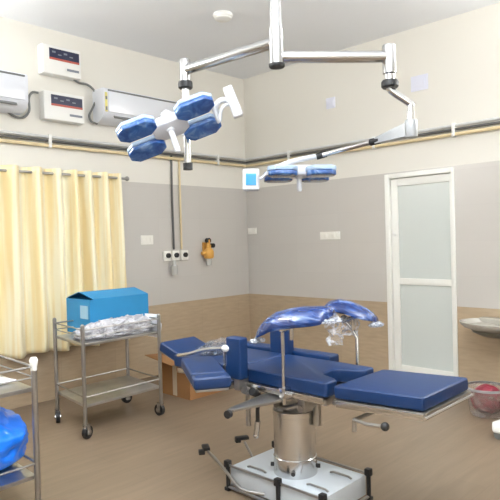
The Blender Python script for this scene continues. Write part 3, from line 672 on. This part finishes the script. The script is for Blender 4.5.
def basis(a, n):
    a = V(a).normalized(); n = V(n); n = (n - a * n.dot(a)).normalized(); return a, n.cross(a), n
def petal(C, a, b, n, L, W, head):
    pts = [(-L / 2, -W * .2), (-L / 2, W * .2), (-L * .3, W / 2), (L * .3, W / 2), (L / 2, W * .2), (L / 2, -W * .2), (L * .3, -W / 2), (-L * .3, -W / 2)]
    mx_ = Matrix((a, b, n)).transposed().to_4x4(); mx_.translation = C
    m = MB(); m.mi = 1; m.prism(pts, -.035, -.004, mx_, .008)
    m.mi = 0; m.prism([(x * .985, y * .97) for x, y in pts], -.006, .028, mx_, .012, 3)
    o = m.build('lamp_petal', ['petal', 'petalrim'], head, 40); return o
def lamp(C, a, n, la, lb, L, W, hl):
    a, b, n = basis(a, n)
    mx_ = Matrix((a, b, n)).transposed().to_4x4(); mx_.translation = C
    m = MB(); m.prism([(-.11, -.035), (-.11, .035), (-.05, .075), (.07, .075), (.12, .035), (.12, -.035), (.07, -.075), (-.05, -.075)], -.05, .02, mx_, .012, 3)
    for sa in (-1, 1):
        for sb in (-1, 1): m.obox(C + a * sa * la * .5 + b * sb * lb * .6 - n * .025, (a * sa * la + b * sb * lb).normalized(), n.cross((a * sa * la + b * sb * lb).normalized()), n, (la, .05, .025), .004)
    head = m.build('lamp_head', 'lampwhite', S)
    for sa in (-1, 1):
        for sb in (-1, 1): petal(C + a * sa * la + b * sb * lb + n * .005, a, b, n, L, W, head)
    m = MB(); m.lathe([(0, .0), (.028, .0), (.026, .03), (.018, .035), (.019, hl - .02), (.013, hl), (0, hl)], (0, 0, 0), 20, mx_)
    m.build('sterile_handle', 'lampwhite', head); return head, a, b, n
a1 = RT * .93 + UP * .36; n1 = -FW * .5 - UP * .78 + RT * .38
C1 = dep(170, 128, 3.62)
h1, a_, b_, n_ = lamp(C1, a1, n1, .19, .098, .25, .135, .21)
bc = dep(233, 102, 3.62)
m = MB(); bu = (UP * .92 - RT * .36).normalized(); bn = -FW; m.obox(bc, bu.cross(bn), bn, bu, (.062, .06, .2), .012, 3)
m.tube([C1 + a_ * .31 - b_ * .06 - n_ * .02, dep(216, 106, 3.62), dep(222, 100, 3.62), bc], .018, 10, smooth=4); m.tube([C1 + a_ * .3 + b_ * .09 - n_ * .02, dep(219, 122, 3.64), dep(222, 108, 3.62), bc], .012, 10, smooth=4)
m.build('yoke', 'lampwhite', h1)
m = MB(); m.tube([C1 - n_ * .04, C1 - n_ * .1 + UP * .02, V((d1.x, d1.y, 2.2))], .028, 12, smooth=4); m.cyl((d1.x, d1.y, 2.15), (d1.x, d1.y, 2.26), .034); m.build('lamp_knuckle', 'lampwhite', S)
C2 = dep(299, 174, 3.93)
h2, a_, b_, n_ = lamp(C2, RT + FW * .1 + UP * .02, -UP - FW * .06, .13, .1, .2, .15, .12)
bb = dep(251, 180, 3.93)
m = MB(); m.obox(bb, RT, FW, UP, (.115, .08, .15), .02, 3); k = m.build('control_box', 'lampwhite', h2)
MB().obox(bb - FW * .042, RT, FW, UP, (.07, .01, .08), .004).build('display', 'bluepanel', S)
m = MB(); m.tube([p2, p2.lerp(p3, .6) + UP * .02, p3], .018, 12, smooth=6); m.tube([p3, dep(272, 176, 3.93), C2], .014, 10); m.tube([p3, dep(262, 178, 3.93), bb], .012, 10); m.build('lamp_yoke', 'lampwhite', S)

# ------------------------------------------------------------------ light
def area(name, loc, tgt, sx, sy, power, col):
    l = bpy.data.lights.new(name, 'AREA'); l.shape = 'RECTANGLE'; l.size = sx; l.size_y = sy; l.energy = power; l.color = col
    o = bpy.data.objects.new(name, l); COL.objects.link(o); o.location = loc; o.rotation_euler = (V(tgt) - V(loc)).to_track_quat('-Z', 'Y').to_euler()
area('added_rear_fill', (-5.0, -6.6, 2.0), (-2.0, -.5, 2.4), 2.6, 1.8, 40, (.95, .98, 1))  # soft fill added behind the camera; that wall has no window
area('wall_tube', (-4.5, -.12, 2.95), (-2.6, -3.2, 3.2), 1.3, .12, 92, (1, .99, .96))
area('wall_tube', (-.12, -4.6, 2.95), (-3.0, -2.6, 3.2), 1.3, .12, 92, (1, .99, .96))
area('added_ceiling_fill', (-4.4, -4.2, 2.85), (-4.4, -4.2, 3.5), 1.8, 1.8, 260, (.96, .985, 1))  # unseen fill added to brighten the ceiling, not a room fixture
wd = bpy.data.worlds.new('world'); scene.world = wd; wd.use_nodes = True
wd.node_tree.nodes['Background'].inputs[0].default_value = (.8, .85, .9, 1); wd.node_tree.nodes['Background'].inputs[1].default_value = .4
scene.view_settings.view_transform = 'Standard'; scene.view_settings.look = 'None'; scene.view_settings.exposure = .1; scene.view_settings.gamma = 1
